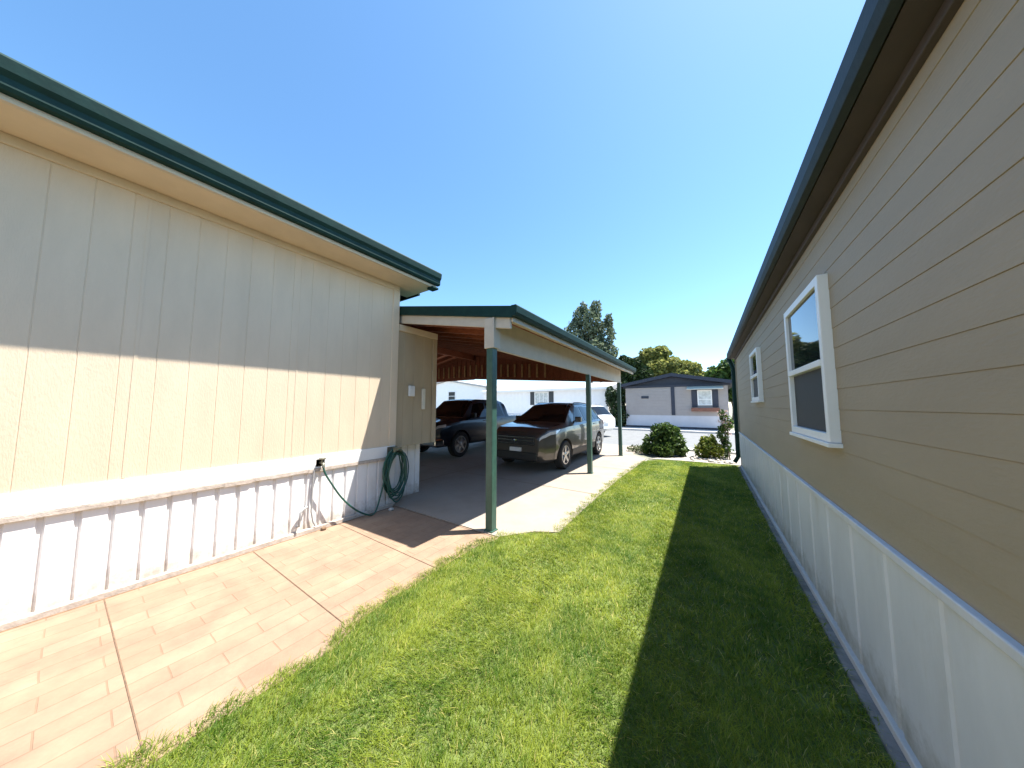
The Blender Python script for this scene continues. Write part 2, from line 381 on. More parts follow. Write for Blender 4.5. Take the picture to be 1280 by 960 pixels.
def grass():
    Ps = []; W = []
    for y0, y1, dens, w in ((-0.8, 2.2, 20000, .0028), (2.2, 4.5, 10500, .0043), (4.5, 9.9, 5500, .0065), (-3.0, -0.8, 1500, .009)):
        n = int((y1 - y0) * 3.1 * dens)
        P = np.stack([rng.uniform(-2.5, 0.66, n), rng.uniform(y0, y1, n)], 1)
        Ps.append(P); W.append(np.full(n, w))
    P = np.concatenate(Ps); W = np.concatenate(W)
    Q = P.copy()
    Q[:, 0] += 0.035 * np.sin(P[:, 1] * 9.1) * np.sin(P[:, 1] * 3.7 + 1) + 0.03 * np.sin(P[:, 1] * 23 + 2) + rng.normal(0, .022, len(P))
    Q[:, 1] += rng.normal(0, .02, len(P)) + 0.03 * np.sin(P[:, 0] * 12)
    k = in_poly(Q, LAWN) & (P[:, 0] < 0.635); P = P[k]; W = W[k]; n = len(P)
    clump = 0.5 + 0.5 * np.sin(P[:, 0] * 13 + 2 * np.sin(P[:, 1] * 4.1)) * np.sin(P[:, 1] * 11 + 2 * np.sin(P[:, 0] * 5.3))
    h = rng.uniform(.016, .036, n) * (0.8 + 0.4 * clump)
    near = np.clip((-2.0 - P[:, 0]) / 0.2, 0, 1); h *= 1 + 0.15 * near
    a = rng.uniform(0, 2 * math.pi, n)
    side = np.stack([np.cos(a), np.sin(a), np.zeros(n)], 1)
    b = a + math.pi / 2 + rng.normal(0, .5, n)
    lean = np.stack([np.cos(b), np.sin(b), np.zeros(n)], 1) * (h * rng.uniform(.35, 1.7, n))[:, None]
    lean[:, 1] += h * .45 * np.sign(np.sin(P[:, 0] * math.pi / .53 + .4))      # mower passes comb the blades both ways
    base = np.stack([P[:, 0], P[:, 1], np.full(n, -.006)], 1)
    up = np.stack([np.zeros(n), np.zeros(n), h], 1)
    w = (W * rng.uniform(.7, 1.3, n))[:, None]
    v0 = base - side * w * .5; v1 = base + side * w * .5
    v2 = base + up * .6 + lean * .4 + side * w * .42; v3 = base + up * .6 + lean * .4 - side * w * .42
    v4 = base + up + lean + side * w * .08; v5 = base + up + lean - side * w * .08
    V = np.stack([v0, v1, v2, v3, v4, v5], 1).reshape(-1, 3)
    i = np.arange(n)[:, None] * 6
    F = np.concatenate([i + np.array([0, 1, 2, 3]), i + np.array([3, 2, 4, 5])])
    X, Y = P[:, 0], P[:, 1]
    patch = 0.5 + 0.22 * np.sin(2.1 * X + 1.3 * np.sin(1.7 * Y)) + 0.2 * np.sin(3.3 * Y + 2 * np.sin(2.4 * X) + 1) + 0.16 * np.sin(7.3 * X + 5.1 * Y)
    r = 0.55 * rng.uniform(0, 1, n) + 0.45 * np.clip(patch, 0, 1)
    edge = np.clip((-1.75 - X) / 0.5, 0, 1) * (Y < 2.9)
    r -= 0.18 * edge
    dry = 0.035 + 0.10 * np.clip(patch - .72, 0, 1) + 0.10 * np.clip((-2.08 - X) / .1, 0, 1) + 0.12 * np.clip((X - .50) / .1, 0, 1)
    r = np.where(rng.uniform(0, 1, n) < dry, 1.6, r)          # some dry straw blades
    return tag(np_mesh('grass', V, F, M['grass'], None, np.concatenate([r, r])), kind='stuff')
grass()

# ------------------------------------------------------------------ profiles
def groove_profile(a0, a1, pitch, gw, gd, first=0.0):
    """list of (along, depth): flat face at 0 with V grooves of depth gd"""
    pts = [(a0, 0)]; a = a0 + first
    while a < a1 - gw:
        if a > a0 + gw: pts += [(a - gw / 2, 0), (a - gw / 4, -gd), (a + gw / 4, -gd), (a + gw / 2, 0)]
        a += pitch
    return pts + [(a1, 0)]

def grooved_wall_x(x, thick, y0, y1, z0, z1, pitch, gw, gd, first=0.0):
    pr = [(x + d, y) for y, d in groove_profile(y0, y1, pitch, gw, gd, first)]
    poly = pr + [(x - thick, y1), (x - thick, y0)]
    n = len(poly); mb = MB()
    vs = [(p[0], p[1], z0) for p in poly] + [(p[0], p[1], z1) for p in poly]
    fs = [(i, (i + 1) % n, (i + 1) % n + n, i + n) for i in range(n)]
    # caps as strips of quads
    mb.add(vs, fs + [tuple(range(n)), tuple(range(2 * n - 1, n - 1, -1))])
    return mb

# ------------------------------------------------------------------ left home
XW = -4.17
home = thing('mobile_home', 'beige mobile home with dark green eave and white skirting, beside the walkway', 'mobile home', (-8.2, -1.5, 0))
grooved_wall_x(XW, 8.0, -7.0, 2.895, 0.90, 3.56, 0.203, 0.009, 0.003, .1).build('siding_wall', M['beige'], home)
for y in (-2.15, -0.93, 0.29, 1.51):
    MB().box(XW - .004, XW + .003, y - .011, y + .011, .94, 3.44).build('siding_batten', M['beige'], home, bevel=.001)
MB().box(XW - .02, XW + .012, 2.79, 2.91, .93, 3.535).box(XW - .1, XW - .005, 2.897, 2.912, .93, 3.535).build('corner_trim', M['beige'], home, bevel=.004)
MB().box(-12.1, XW + .014, -7, 2.905, 0.765, 0.93).build('bottom_trim', M['trim_white'], home, bevel=.006)
# rail with an uneven lower edge; its brown stands in for a shadow line
rm = MB(); y = -7.0
while y < 2.88:
    y2 = min(2.9, y + random.uniform(.12, .4))
    rm.box(XW - .05, XW + .022 + random.uniform(0, .004), y, y2, .735 - random.uniform(0, .012), .764); y = y2
rm.build('skirt_rail', M['rail'], home)
# ribbed skirting: raised ribs
sk = MB(); yy = -7.0; pr = []
while yy < 2.84:
    pr += [(XW + .0, yy), (XW + .0, yy + .118), (XW - .02, yy + .128), (XW - .02, yy + .148)]
    yy += .158
pr.append((XW, 2.89))
poly = pr + [(XW - .05, 2.89), (XW - .05, -7)]
n = len(poly)
sk.add([(p[0], p[1], -.05) for p in poly] + [(p[0], p[1], .735) for p in poly], [(i, (i + 1) % n, (i + 1) % n + n, i + n) for i in range(n)])
sk.build('skirting', M['skirt'], home)
MB().box(XW - .02, XW + .03, -7, 2.89, -.05, .045).build('base_strip', M['rail'], home, bevel=.008)
# narrower end under the carport, its skirting set back
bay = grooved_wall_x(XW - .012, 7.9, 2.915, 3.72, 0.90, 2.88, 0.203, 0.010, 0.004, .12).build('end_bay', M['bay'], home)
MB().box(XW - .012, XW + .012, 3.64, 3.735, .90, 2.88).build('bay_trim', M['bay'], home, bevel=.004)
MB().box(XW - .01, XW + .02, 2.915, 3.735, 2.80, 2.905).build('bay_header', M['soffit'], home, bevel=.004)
grooved_wall_x(-4.42, .04, 2.80, 3.60, -.05, .90, .158, .02, .012, .06).build('bay_skirting', M['skirt'], home)
MB().box(XW - .01, XW + .035, 3.13, 3.24, 1.72, 1.90).build('white_wall_box', M['plate'], home, bevel=.01)  # small white box on the bay wall
MB().box(XW - .01, XW + .03, 3.41, 3.47, 1.50, 1.86).build('cream_wall_strip', M['awning'], home, bevel=.008)  # narrow cream strip on the bay wall
# roof: eave edge, soffit, gutter
XE = -3.70
MB().box(XW - .3, XE - .012, -7.2, 3.27, 3.532, 3.556).build('soffit', M['soffit'], home)
MB().box(XW + .002, XW + .02, -7.0, 2.9, 3.45, 3.53).build('frieze_board', M['soffit'], home, bevel=.004)
roofp = [(XE - .02, 3.60), (XE - .02, 3.77), (-8.2, 4.62), (-12.7, 3.77), (-12.7, 3.60), (-8.2, 3.60)]
MB().prism(roofp, 1, -7.25, 3.30).build('roof', M['shingle'], home)
gp = [(XE - .018, 3.575), (XE + .035, 3.575), (XE + .05, 3.60), (XE + .05, 3.655), (XE + .075, 3.69), (XE + .085, 3.765), (XE + .065, 3.79), (XE - .018, 3.79)]
MB().prism(gp, 1, -7.25, 3.32).build('gutter', M['green_metal'], home, bevel=.003)
MB().box(XE - .05, XE - .014, -7.2, 3.29, 3.53, 3.574).build('sub_fascia', M['tan_board'], home, bevel=.003)
MB().box(XE - .10, XE + .05, 3.16, 3.285, 3.492, 3.53).build('gutter_outlet', M['green_metal'], home, bevel=.01)
MB().box(-12.2, XW - .02, 3.3, 3.335, 3.53, 3.78).build('rake_board', M['green_metal'], home)
# plumbing on the skirting
MB().tube([(XW - .02, 1.60, .10), (XW + .055, 1.60, .12), (XW + .06, 1.605, .27), (XW + .055, 1.64, .31), (XW + .04, 1.68, .315), (XW - .02, 1.69, .315)], .013, 8).build('vent_pipe', M['grey_pvc'], home, smooth=60)
MB().tube([(XW + .03, 1.745, .75), (XW + .03, 1.735, .55), (XW + .03, 1.735, .25), (XW + .03, 1.76, .12), (XW + .03, 1.79, .06)], .009, 8).build('conduit', M['grey_pvc'], home, smooth=60)
fa = MB().tube([(XW, 1.82, .83), (XW + .07, 1.82, .83), (XW + .095, 1.82, .815), (XW + .10, 1.82, .775)], .017, 10)
fa.tube([(XW + .06, 1.82, .835), (XW + .06, 1.82, .885)], .009, 8)
fa.lathe([(.001, -.008), (.038, -.008), (.042, 0), (.038, .008), (.001, .008)], (XW + .06, 1.82, .885), 'z', 12)
fa.box(XW, XW + .014, 1.77, 1.87, .785, .875)
fa.build('faucet', M['brass'], home, smooth=50)
# hose hanger is fixed to the wall
MB().box(XW, XW + .16, 2.80, 2.90, .845, .875).box(XW, XW + .02, 2.76, 2.94, .78, .92).box(XW + .14, XW + .16, 2.78, 2.92, .845, .92).build('hose_hanger', M['brass'], home, bevel=.006)

# garden hose: lead from faucet, droop, then coils
hose = thing('garden_hose', 'green garden hose coiled on a hanger at the corner of the beige home', 'hose', (-4.05, 2.85, 0))
lead = [(XW + .10, 1.82, .78), (XW + .11, 1.84, .70), (XW + .11, 1.92, .56), (XW + .12, 2.03, .38), (XW + .13, 2.15, .23), (XW + .14, 2.28, .11), (XW + .15, 2.40, .035), (XW + .16, 2.47, .02),
        (XW + .15, 2.53, .07), (XW + .13, 2.60, .24), (XW + .12, 2.66, .45), (XW + .11, 2.74, .68), (XW + .10, 2.83, .87)]
def smooth_path(p, k=5):
    p = [np.array(q, float) for q in p]; out = []
    for i in range(len(p) - 1):
        a, b, c, d = p[max(i - 1, 0)], p[i], p[i + 1], p[min(i + 2, len(p) - 1)]
        for t in np.linspace(0, 1, k, endpoint=False):
            out.append(.5 * ((2 * b) + (-a + c) * t + (2 * a - 5 * b + 4 * c - d) * t * t + (-a + 3 * b - 3 * c + d) * t ** 3))
    return out + [p[-1]]
MB().tube(smooth_path(lead), .0115, 8).build('lead', M['hose'], hose, smooth=70)
coil = []
for k in range(9 * 22):
    th = 2 * math.pi * k / 22; lp = k // 22
    rr = .165 + .03 * math.sin(lp * 2.3) + .012 * math.sin(th * 3 + lp)
    rz_ = .335 + .03 * math.cos(lp * 1.7)
    zc = .885 - rz_ - .012 * lp * (lp % 3 == 1)
    coil.append((XW + .045 + .012 * lp + .012 * math.sin(th * 2 + lp), 2.86 + rr * math.sin(th) + .02 * math.sin(lp * 1.9), zc + rz_ * math.cos(th)))
MB().tube(coil, .0115, 8).build('coil', M['hose'], hose, smooth=70)
oc = []
for k in range(2 * 22):
    th = 2 * math.pi * k / 22; lp = k // 22
    oc.append((XW + .03 - .10 * max(0, math.sin(th)) + .01 * lp, 2.98 + (.21 + .03 * lp) * math.sin(th), .50 + .32 * math.cos(th)))
MB().tube(oc, .011, 8).build('outer_coil', M['hose_end'], hose, smooth=70)

# small stones at the foot of the skirting
for (x, y, s, lb) in ((-4.08, 1.86, .035, 'small dark stone at the foot of the white skirting, under the faucet'), (-3.98, 2.74, .04, 'pale grey stone on the paving beneath the coiled hose')):
    bm = bmesh.new(); bmesh.ops.create_icosphere(bm, subdivisions=2, radius=s)
    for v in bm.verts:
        v.co *= 1 + .25 * math.sin(v.co.x * 70 + x * 9) * math.cos(v.co.y * 60); v.co.z *= .6
    me = bpy.data.meshes.new('stone'); bm.to_mesh(me); bm.free(); me.materials.append(M['dirt'] if s < .04 else M['stone'])
    o = link(bpy.data.objects.new('stone', me)); o.location = (x, y, s * .5); tag(o, lb, 'stone')

# ------------------------------------------------------------------ carport
cp = thing('carport', 'open carport with green roof edge, green posts and red-brown ceiling', 'carport', (-2.3, 2.95, 0))
SL = 0.19; XR, ZR = -1.95, 2.78; XRD = -8.6
def rz(x, off=0.0):
    return (ZR + SL * (XR - x) if x > XRD else ZR + SL * (XR - XRD) - SL * (XRD - x)) + off
Y0, Y1 = 2.95, 10.2; XL = -12.4
for y in (2.95, 6.70, 9.62):
    MB().box(-2.355, -2.255, y, y + .10, 0.006, 2.30).box(-2.37, -2.24, y - .015, y + .115, .006, .022).build('post', M['green_post'], cp, bevel=.006)
MB().box(-11.6, -11.5, 9.62, 9.72, 0.006, 2.30).build('post', M['green_post'], cp, bevel=.006)
MB().box(-2.385, -2.225, Y0 - .012, Y0 + .13, 2.302, 2.70).build('post_cap', M['tan_board'], cp, bevel=.006)
MB().box(-2.33, -2.28, Y0 + .132, 9.86, 2.30, 2.72).build('side_beam', M['tan_board'], cp, bevel=.004)
MB().box(-11.58, -11.53, Y0 + .132, 9.86, 2.30, 3.2).build('side_beam', M['tan_board'], cp, bevel=.004)
# soffit board under the overhang + fascia along the eave
MB().add([(-2.278, Y0 + .05, 2.735), (XR - .03, Y0 + .05, 2.645), (XR - .03, Y1 - .02, 2.645), (-2.278, Y1 - .02, 2.735),
          (-2.278, Y0 + .05, 2.75), (XR - .03, Y0 + .05, 2.66), (XR - .03, Y1 - .02, 2.66), (-2.278, Y1 - .02, 2.75)],
         [(0, 1, 2, 3), (7, 6, 5, 4), (0, 4, 5, 1), (1, 5, 6, 2), (2, 6, 7, 3), (3, 7, 4, 0)]).build('eave_soffit', M['soffit'], cp)
MB().box(XR - .03, XR - .004, Y0 + .02, Y1 - .02, 2.60, 2.70).build('eave_fascia', M['tan_board'], cp, bevel=.004)
def slope_strip(x0, x1, y0, y1, zb, zt):
    return [(x0, y0, rz(x0, zb)), (x1, y0, rz(x1, zb)), (x1, y1, rz(x1, zb)), (x0, y1, rz(x0, zb)),
            (x0, y0, rz(x0, zt)), (x1, y0, rz(x1, zt)), (x1, y1, rz(x1, zt)), (x0, y1, rz(x0, zt))]
MB().hexa(slope_strip(XL, XRD, Y0, Y1, -.03, .0)).hexa(slope_strip(XRD, XR, Y0, Y1, -.03, .0)).build('roof_sheet', M['green_metal'], cp)
MB().hexa(slope_strip(XL, XRD, Y0 + .04, Y1 - .04, -.056, -.034)).hexa(slope_strip(XRD, XR - .04, Y0 + .04, Y1 - .04, -.056, -.034)).build('roof_decking', M['redwood'], cp)
MB().hexa(slope_strip(XL, XRD, Y0 - .02, Y0 + .012, -.135, .012)).hexa(slope_strip(XRD, XR + .01, Y0 - .02, Y0 + .012, -.135, .012)).build('front_edge', M['green_metal'], cp, bevel=.004)
MB().hexa(slope_strip(XL, XRD, Y1 - .012, Y1 + .02, -.135, .012)).hexa(slope_strip(XRD, XR + .01, Y1 - .012, Y1 + .02, -.135, .012)).build('rear_edge', M['green_metal'], cp, bevel=.004)
MB().hexa(slope_strip(XL, XRD, Y0 + .016, Y0 + .05, -.30, -.06)).hexa(slope_strip(XRD, XR - .04, Y0 + .016, Y0 + .05, -.27, -.06)).build('front_fascia', M['tan_board'], cp, bevel=.004)
gp2 = [(XR - .002, 2.66), (XR + .05, 2.66), (XR + .075, 2.70), (XR + .085, 2.775), (XR + .07, 2.795), (XR - .002, 2.795)]
MB().prism(gp2, 1, Y0 - .03, Y1 + .03).build('gutter', M['green_metal'], cp, bevel=.003)
# rafters down the slope and purlins between them: separate boards
for i in range(12):
    y = Y0 + .5 + i * .58
    MB().hexa(slope_strip(XL + .8, XRD, y, y + .045, -.20, -.058)).hexa(slope_strip(XRD, -2.34, y, y + .045, -.20, -.058)).build('rafter', M['redwood'], cp, bevel=.003)
MB().box(XRD - .03, XRD + .03, Y0 + .06, Y1 - .06, rz(XRD, -.44), rz(XRD, -.21)).build('ridge_beam', M['redwood'], cp)
# far gable: vertical boards hung under the last rafter, pale slats in front stand in for light between them
def gz(x): return 2.36 + .068 * (-2.4 - x) if x > -8.6 else 2.36 + .068 * 6.2
gb = MB(); x = -2.36; k = 0
while x > -11.9:
    x2 = x - (.135 + .012 * math.sin(k * 1.7)); p = .012 * (k % 2)
    gb.hexa([(x2, 9.885 - p, gz(x2)), (x, 9.885 - p, gz(x)), (x, 9.905, gz(x)), (x2, 9.905, gz(x2)),
             (x2, 9.885 - p, rz(x2, -.07)), (x, 9.885 - p, rz(x, -.07)), (x, 9.905, rz(x, -.07)), (x2, 9.905, rz(x2, -.07))])
    x = x2 - .002; k += 1
gb.build('gable_boards', M['redwood_slat'], cp)
x = -5.0
while x > -11.8:
    MB().hexa([(x - .07, 9.84, gz(x - .07) + .1), (x, 9.84, gz(x) + .1), (x, 9.871, gz(x) + .1), (x - .07, 9.871, gz(x - .07) + .1),
             (x - .07, 9.84, gz(x) + .62), (x, 9.84, gz(x) + .62), (x, 9.871, gz(x) + .62), (x - .07, 9.871, gz(x) + .62)]).build('gable_slat', M['tan_slat'], cp); x -= .34
MB().hexa([(-11.9, 9.91, 2.74), (-8.6, 9.91, 2.74), (-8.6, 9.95, 2.74), (-11.9, 9.95, 2.74), (-11.9, 9.91, 2.86), (-8.6, 9.91, 2.86), (-8.6, 9.95, 2.86), (-11.9, 9.95, 2.86)]).hexa(
    [(-8.6, 9.91, gz(-8.6) - .02), (-2.33, 9.91, gz(-2.33) - .02), (-2.33, 9.95, gz(-2.33) - .02), (-8.6, 9.95, gz(-8.6) - .02),
     (-8.6, 9.91, gz(-8.6) + .1), (-2.33, 9.91, gz(-2.33) + .1), (-2.33, 9.95, gz(-2.33) + .1), (-8.6, 9.95, gz(-8.6) + .1)]).build('gable_beam', M['redwood'], cp)

# ------------------------------------------------------------------ right home
XH = 0.70
rh = thing('mobile_home', 'tan neighbouring mobile home with white framed windows, beside the shaded lawn', 'mobile home', (4.5, 3, 0))
def lap_wall(x, thick, y0, y1, z0, z1, pitch):
    prof = []; z = z0
    while z < z1 - .01:
        zz = min(z1, z + pitch); prof += [(x - .004, z), (x - .001, zz - .002), (x + .0005, zz - .001)]; z = zz
    poly = prof + [(x + thick, z1), (x + thick, z0)]
    return MB().prism(poly, 1, y0, y1)
lap_wall(XH, 7.5, -8, 9.58, .88, 2.82, .13).build('siding_wall', M['tan_wall'], rh)
MB().box(XH - .022, XH + .06, 9.50, 9.60, .9, 2.8).box(XH - .0, XH + .1, 9.582, 9.60, .9, 2.8).build('corner_trim', M['tan_wall'], rh, bevel=.004)
MB().box(XH - .03, XH + .02, -8, 9.6, 2.765, 2.81).build('frieze_board', M['maroon'], rh, bevel=.004)
sp = [(XH - .012, -8.0)]; y = -8.0; poly = []
while y < 9.5:
    poly += [(XH - .012, y), (XH - .012, y + .35), (XH - .004, y + .36), (XH - .004, y + .39), (XH - .012, y + .40)]; y += .41
poly.append((XH - .012, 9.59)); poly += [(XH + .05, 9.59), (XH + .05, -8)]
n = len(poly)
MB().add([(p[0], p[1], -.03) for p in poly] + [(p[0], p[1], .86) for p in poly], [(i, (i + 1) % n, (i + 1) % n + n, i + n) for i in range(n)]).build('skirting', M['skirt_grey'], rh)
MB().box(XH - .02, XH + 7.4, 9.56, 9.592, -.03, .86).build('skirting', M['skirt_grey'], rh)
MB().box(XH - .03, XH + .02, -8, 9.6, .855, .895).build('skirt_rail', M['skirt_grey'], rh, bevel=.006)
MB().box(XH - .036, XH + .02, -8, 9.6, -.03, .05).build('base_strip', M['curb'], rh, bevel=.006)
XG = 0.57
MB().prism([(XG, 2.835), (XG, 2.97), (4.5, 3.75), (8.6, 2.97), (8.6, 2.835)], 1, -8.2, 9.78).build('roof', M['shingle'], rh)
MB().prism([(XG - .002, 2.81), (XG - .035, 2.82), (XG - .05, 2.86), (XG - .045, 2.965), (XG - .03, 2.985), (XG - .002, 2.985)], 1, -8.2, 9.80).build('gutter', M['charcoal'], rh, bevel=.003)
MB().box(XG + .005, XH + .1, -8.1, 9.74, 2.815, 2.832).build('soffit', M['maroon'], rh)
MB().tube([(XG - .02, 9.70, 2.84), (XG + .03, 9.68, 2.70), (XH - .06, 9.655, 2.55), (XH - .06, 9.655, .25), (XH - .14, 9.67, .10)], .05, 8).build('downspout', M['green_metal'], rh, smooth=50)
def window_x(y0, y1, z0, z1, zm, parent):
    """double hung window in the wall x = XH facing -x"""
    fr = MB(); t = .055; xf = XH - .055
    fr.box(xf, XH, y0, y0 + t, z0, z1).box(xf, XH, y1 - t, y1, z0, z1)
    fr.box(xf, XH, y0 + t, y1 - t, z1 - t, z1).box(xf, XH, y0 + t, y1 - t, z0, z0 + t)
    w = fr.build('window', M['frame'], parent, bevel=.004)
    MB().box(xf - .01, XH - .02, y0 + t, y1 - t, zm - .022, zm + .022).build('meeting_rail', M['frame'], w, bevel=.004)
    MB().box(xf - .014, XH, y0 - .02, y1 + .02, z0 - .03, z0 - .002).build('sill', M['frame'], w, bevel=.004)
    MB().box(xf + .02, xf + .028, y0 + t, y1 - t, zm + .024, z1 - t).build('pane', M['glass'], w)
    MB().box(xf + .03, xf + .036, y0 + t, y1 - t, z0 + t, zm - .024).build('insect_screen', M['screen'], w)
window_x(5.52, 6.34, 1.64, 2.42, 2.02, rh)
window_x(2.68, 3.67, 1.32, 2.42, 1.84, rh)

# ------------------------------------------------------------------ vehicles
def keys(L, pts, s):
    xs = [p[0] * L for p in pts]; ys = [p[1] for p in pts]
    return np.interp(s, xs, ys)

class Car:
    def __init__(c, L, K, ns=120):
        c.L = L; c.K = K
        c.S = np.concatenate([np.linspace(0, .25, 12, endpoint=False), np.linspace(.25, L - .25, ns), np.linspace(L - .25, L, 13)[1:]])
        c.T = {}
        for k, pts in K.items():
            f = np.linspace(-.3, L + .3, 1200); y = keys(L, pts, np.clip(f, 0, L)); w = 13 if k in ('zt', 'zs', 'hwt') else 17
            ker = np.ones(w) / w; yp = np.pad(y, w // 2, mode='edge'); y = np.convolve(yp, ker, 'valid')
            c.T[k] = (f, y)
    def val(c, k, s): return float(np.interp(s, *c.T[k]))
    def sec(c, s):
        zb, zs, zt, hw, hwt = (c.val(k, s) for k in ('zb', 'zs', 'zt', 'hw', 'hwt'))
        zt = max(zt, zs + .012); hm = hw * .93
        dz = zt - zs
        return [(0, zb), (.84 * hw, zb), (.96 * hw, zb + .07), (hw, zb + .42 * (zs - zb)), (hw * .99, zs - .16 * (zs - zb)), (.965 * hw, zs - .02),
                (.94 * hw, zs + .006), (min(hwt, .93 * hw), zt - .16 * dz ** 1.0 if dz > .1 else zt - .006), (min(hwt, .93 * hw) * .86, zt - .012), (0, zt + .008)]
    def surf(c, s, u, side=1):
        q = c.sec(s); i = min(int(u), 8); t = u - i
        return Vector((s, side * (q[i][0] * (1 - t) + q[i + 1][0] * t), q[i][1] * (1 - t) + q[i + 1][1] * t))
    def shell(c):
        sub = [0, 1, 1.5, 2, 2.5, 3, 3.5, 4, 4.5, 5, 6, 6.5, 7, 7.5, 8, 8.5, 9]
        mb = MB(); m = len(sub); ring = 2 * (m - 1)
        for s in c.S:
            pts = [c.surf(s, u, 1) for u in sub] + [c.surf(s, u, -1) for u in sub[-2:0:-1]]
            mb.v += [tuple(p) for p in pts]
        for i in range(len(c.S) - 1):
            for k in range(ring):
                mb.f.append((i * ring + k, i * ring + (k + 1) % ring, (i + 1) * ring + (k + 1) % ring, (i + 1) * ring + k))
        mb.f.append(tuple(range(ring))); n = len(c.S) - 1
        mb.f.append(tuple(n * ring + k for k in range(ring - 1, -1, -1)))
        return mb
    def panel(c, mb, sb, st, u0, u1, off=.006, sides=(1, -1), ns=14, nu=5, depth=.02):
        """panel lying on the shell, ends sb at its lower edge and st at its upper edge"""
        for side in sides:
            G = []; H = []
            for j in range(nu + 1):
                t = j / nu; u = u0 + (u1 - u0) * t
                a = sb[0] + (st[0] - sb[0]) * t; b = sb[1] + (st[1] - sb[1]) * t
                for i in range(ns + 1):
                    s = a + (b - a) * i / ns
                    p = c.surf(s, u, side); e = 1e-3
                    nv = (c.surf(s + e, u, side) - c.surf(s - e, u, side)).cross(c.surf(s, min(u + e, 9), side) - c.surf(s, u - e, side))
                    nv = nv * (-side) if nv.length > 0 else Vector((0, side, 0))
                    nv.normalize()
                    mid = Vector((s, 0, .6)); 
                    if nv.dot(p - mid) < 0: nv = -nv
                    G.append(p + nv * off); H.append(p - nv * depth)
            w = ns + 1; n0 = len(G); fs = []
            for j in range(nu):
                for i in range(ns):
                    q = (j * w + i, j * w + i + 1, (j + 1) * w + i + 1, (j + 1) * w + i)
                    fs.append(q); fs.append(tuple(n0 + k for k in q[::-1]))
            rim = [i for i in range(w)] + [j * w + ns for j in range(1, nu + 1)] + [nu * w + i for i in range(ns - 1, -1, -1)] + [j * w for j in range(nu - 1, 0, -1)]
            for a, b in zip(rim, rim[1:] + rim[:1]): fs.append((a, n0 + a, n0 + b, b))
            mb.add(G + H, fs)
        return mb

def cut(o, cutters):
    for mb in cutters:
        k = mb.build('cutter', M['blackp'])
        k.parent = o.parent
        md = o.modifiers.new('b', 'BOOLEAN'); md.operation = 'DIFFERENCE'; md.object = k; md.solver = 'EXACT'
        bpy.context.view_layer.update()
        dg = bpy.context.evaluated_depsgraph_get()
        me = bpy.data.meshes.new_from_object(o.evaluated_get(dg)); o.modifiers.clear()
        o.data = me
        bpy.data.objects.remove(k)
    for p in o.data.polygons: p.use_smooth = True
    o.data.set_sharp_from_angle(angle=R(28))

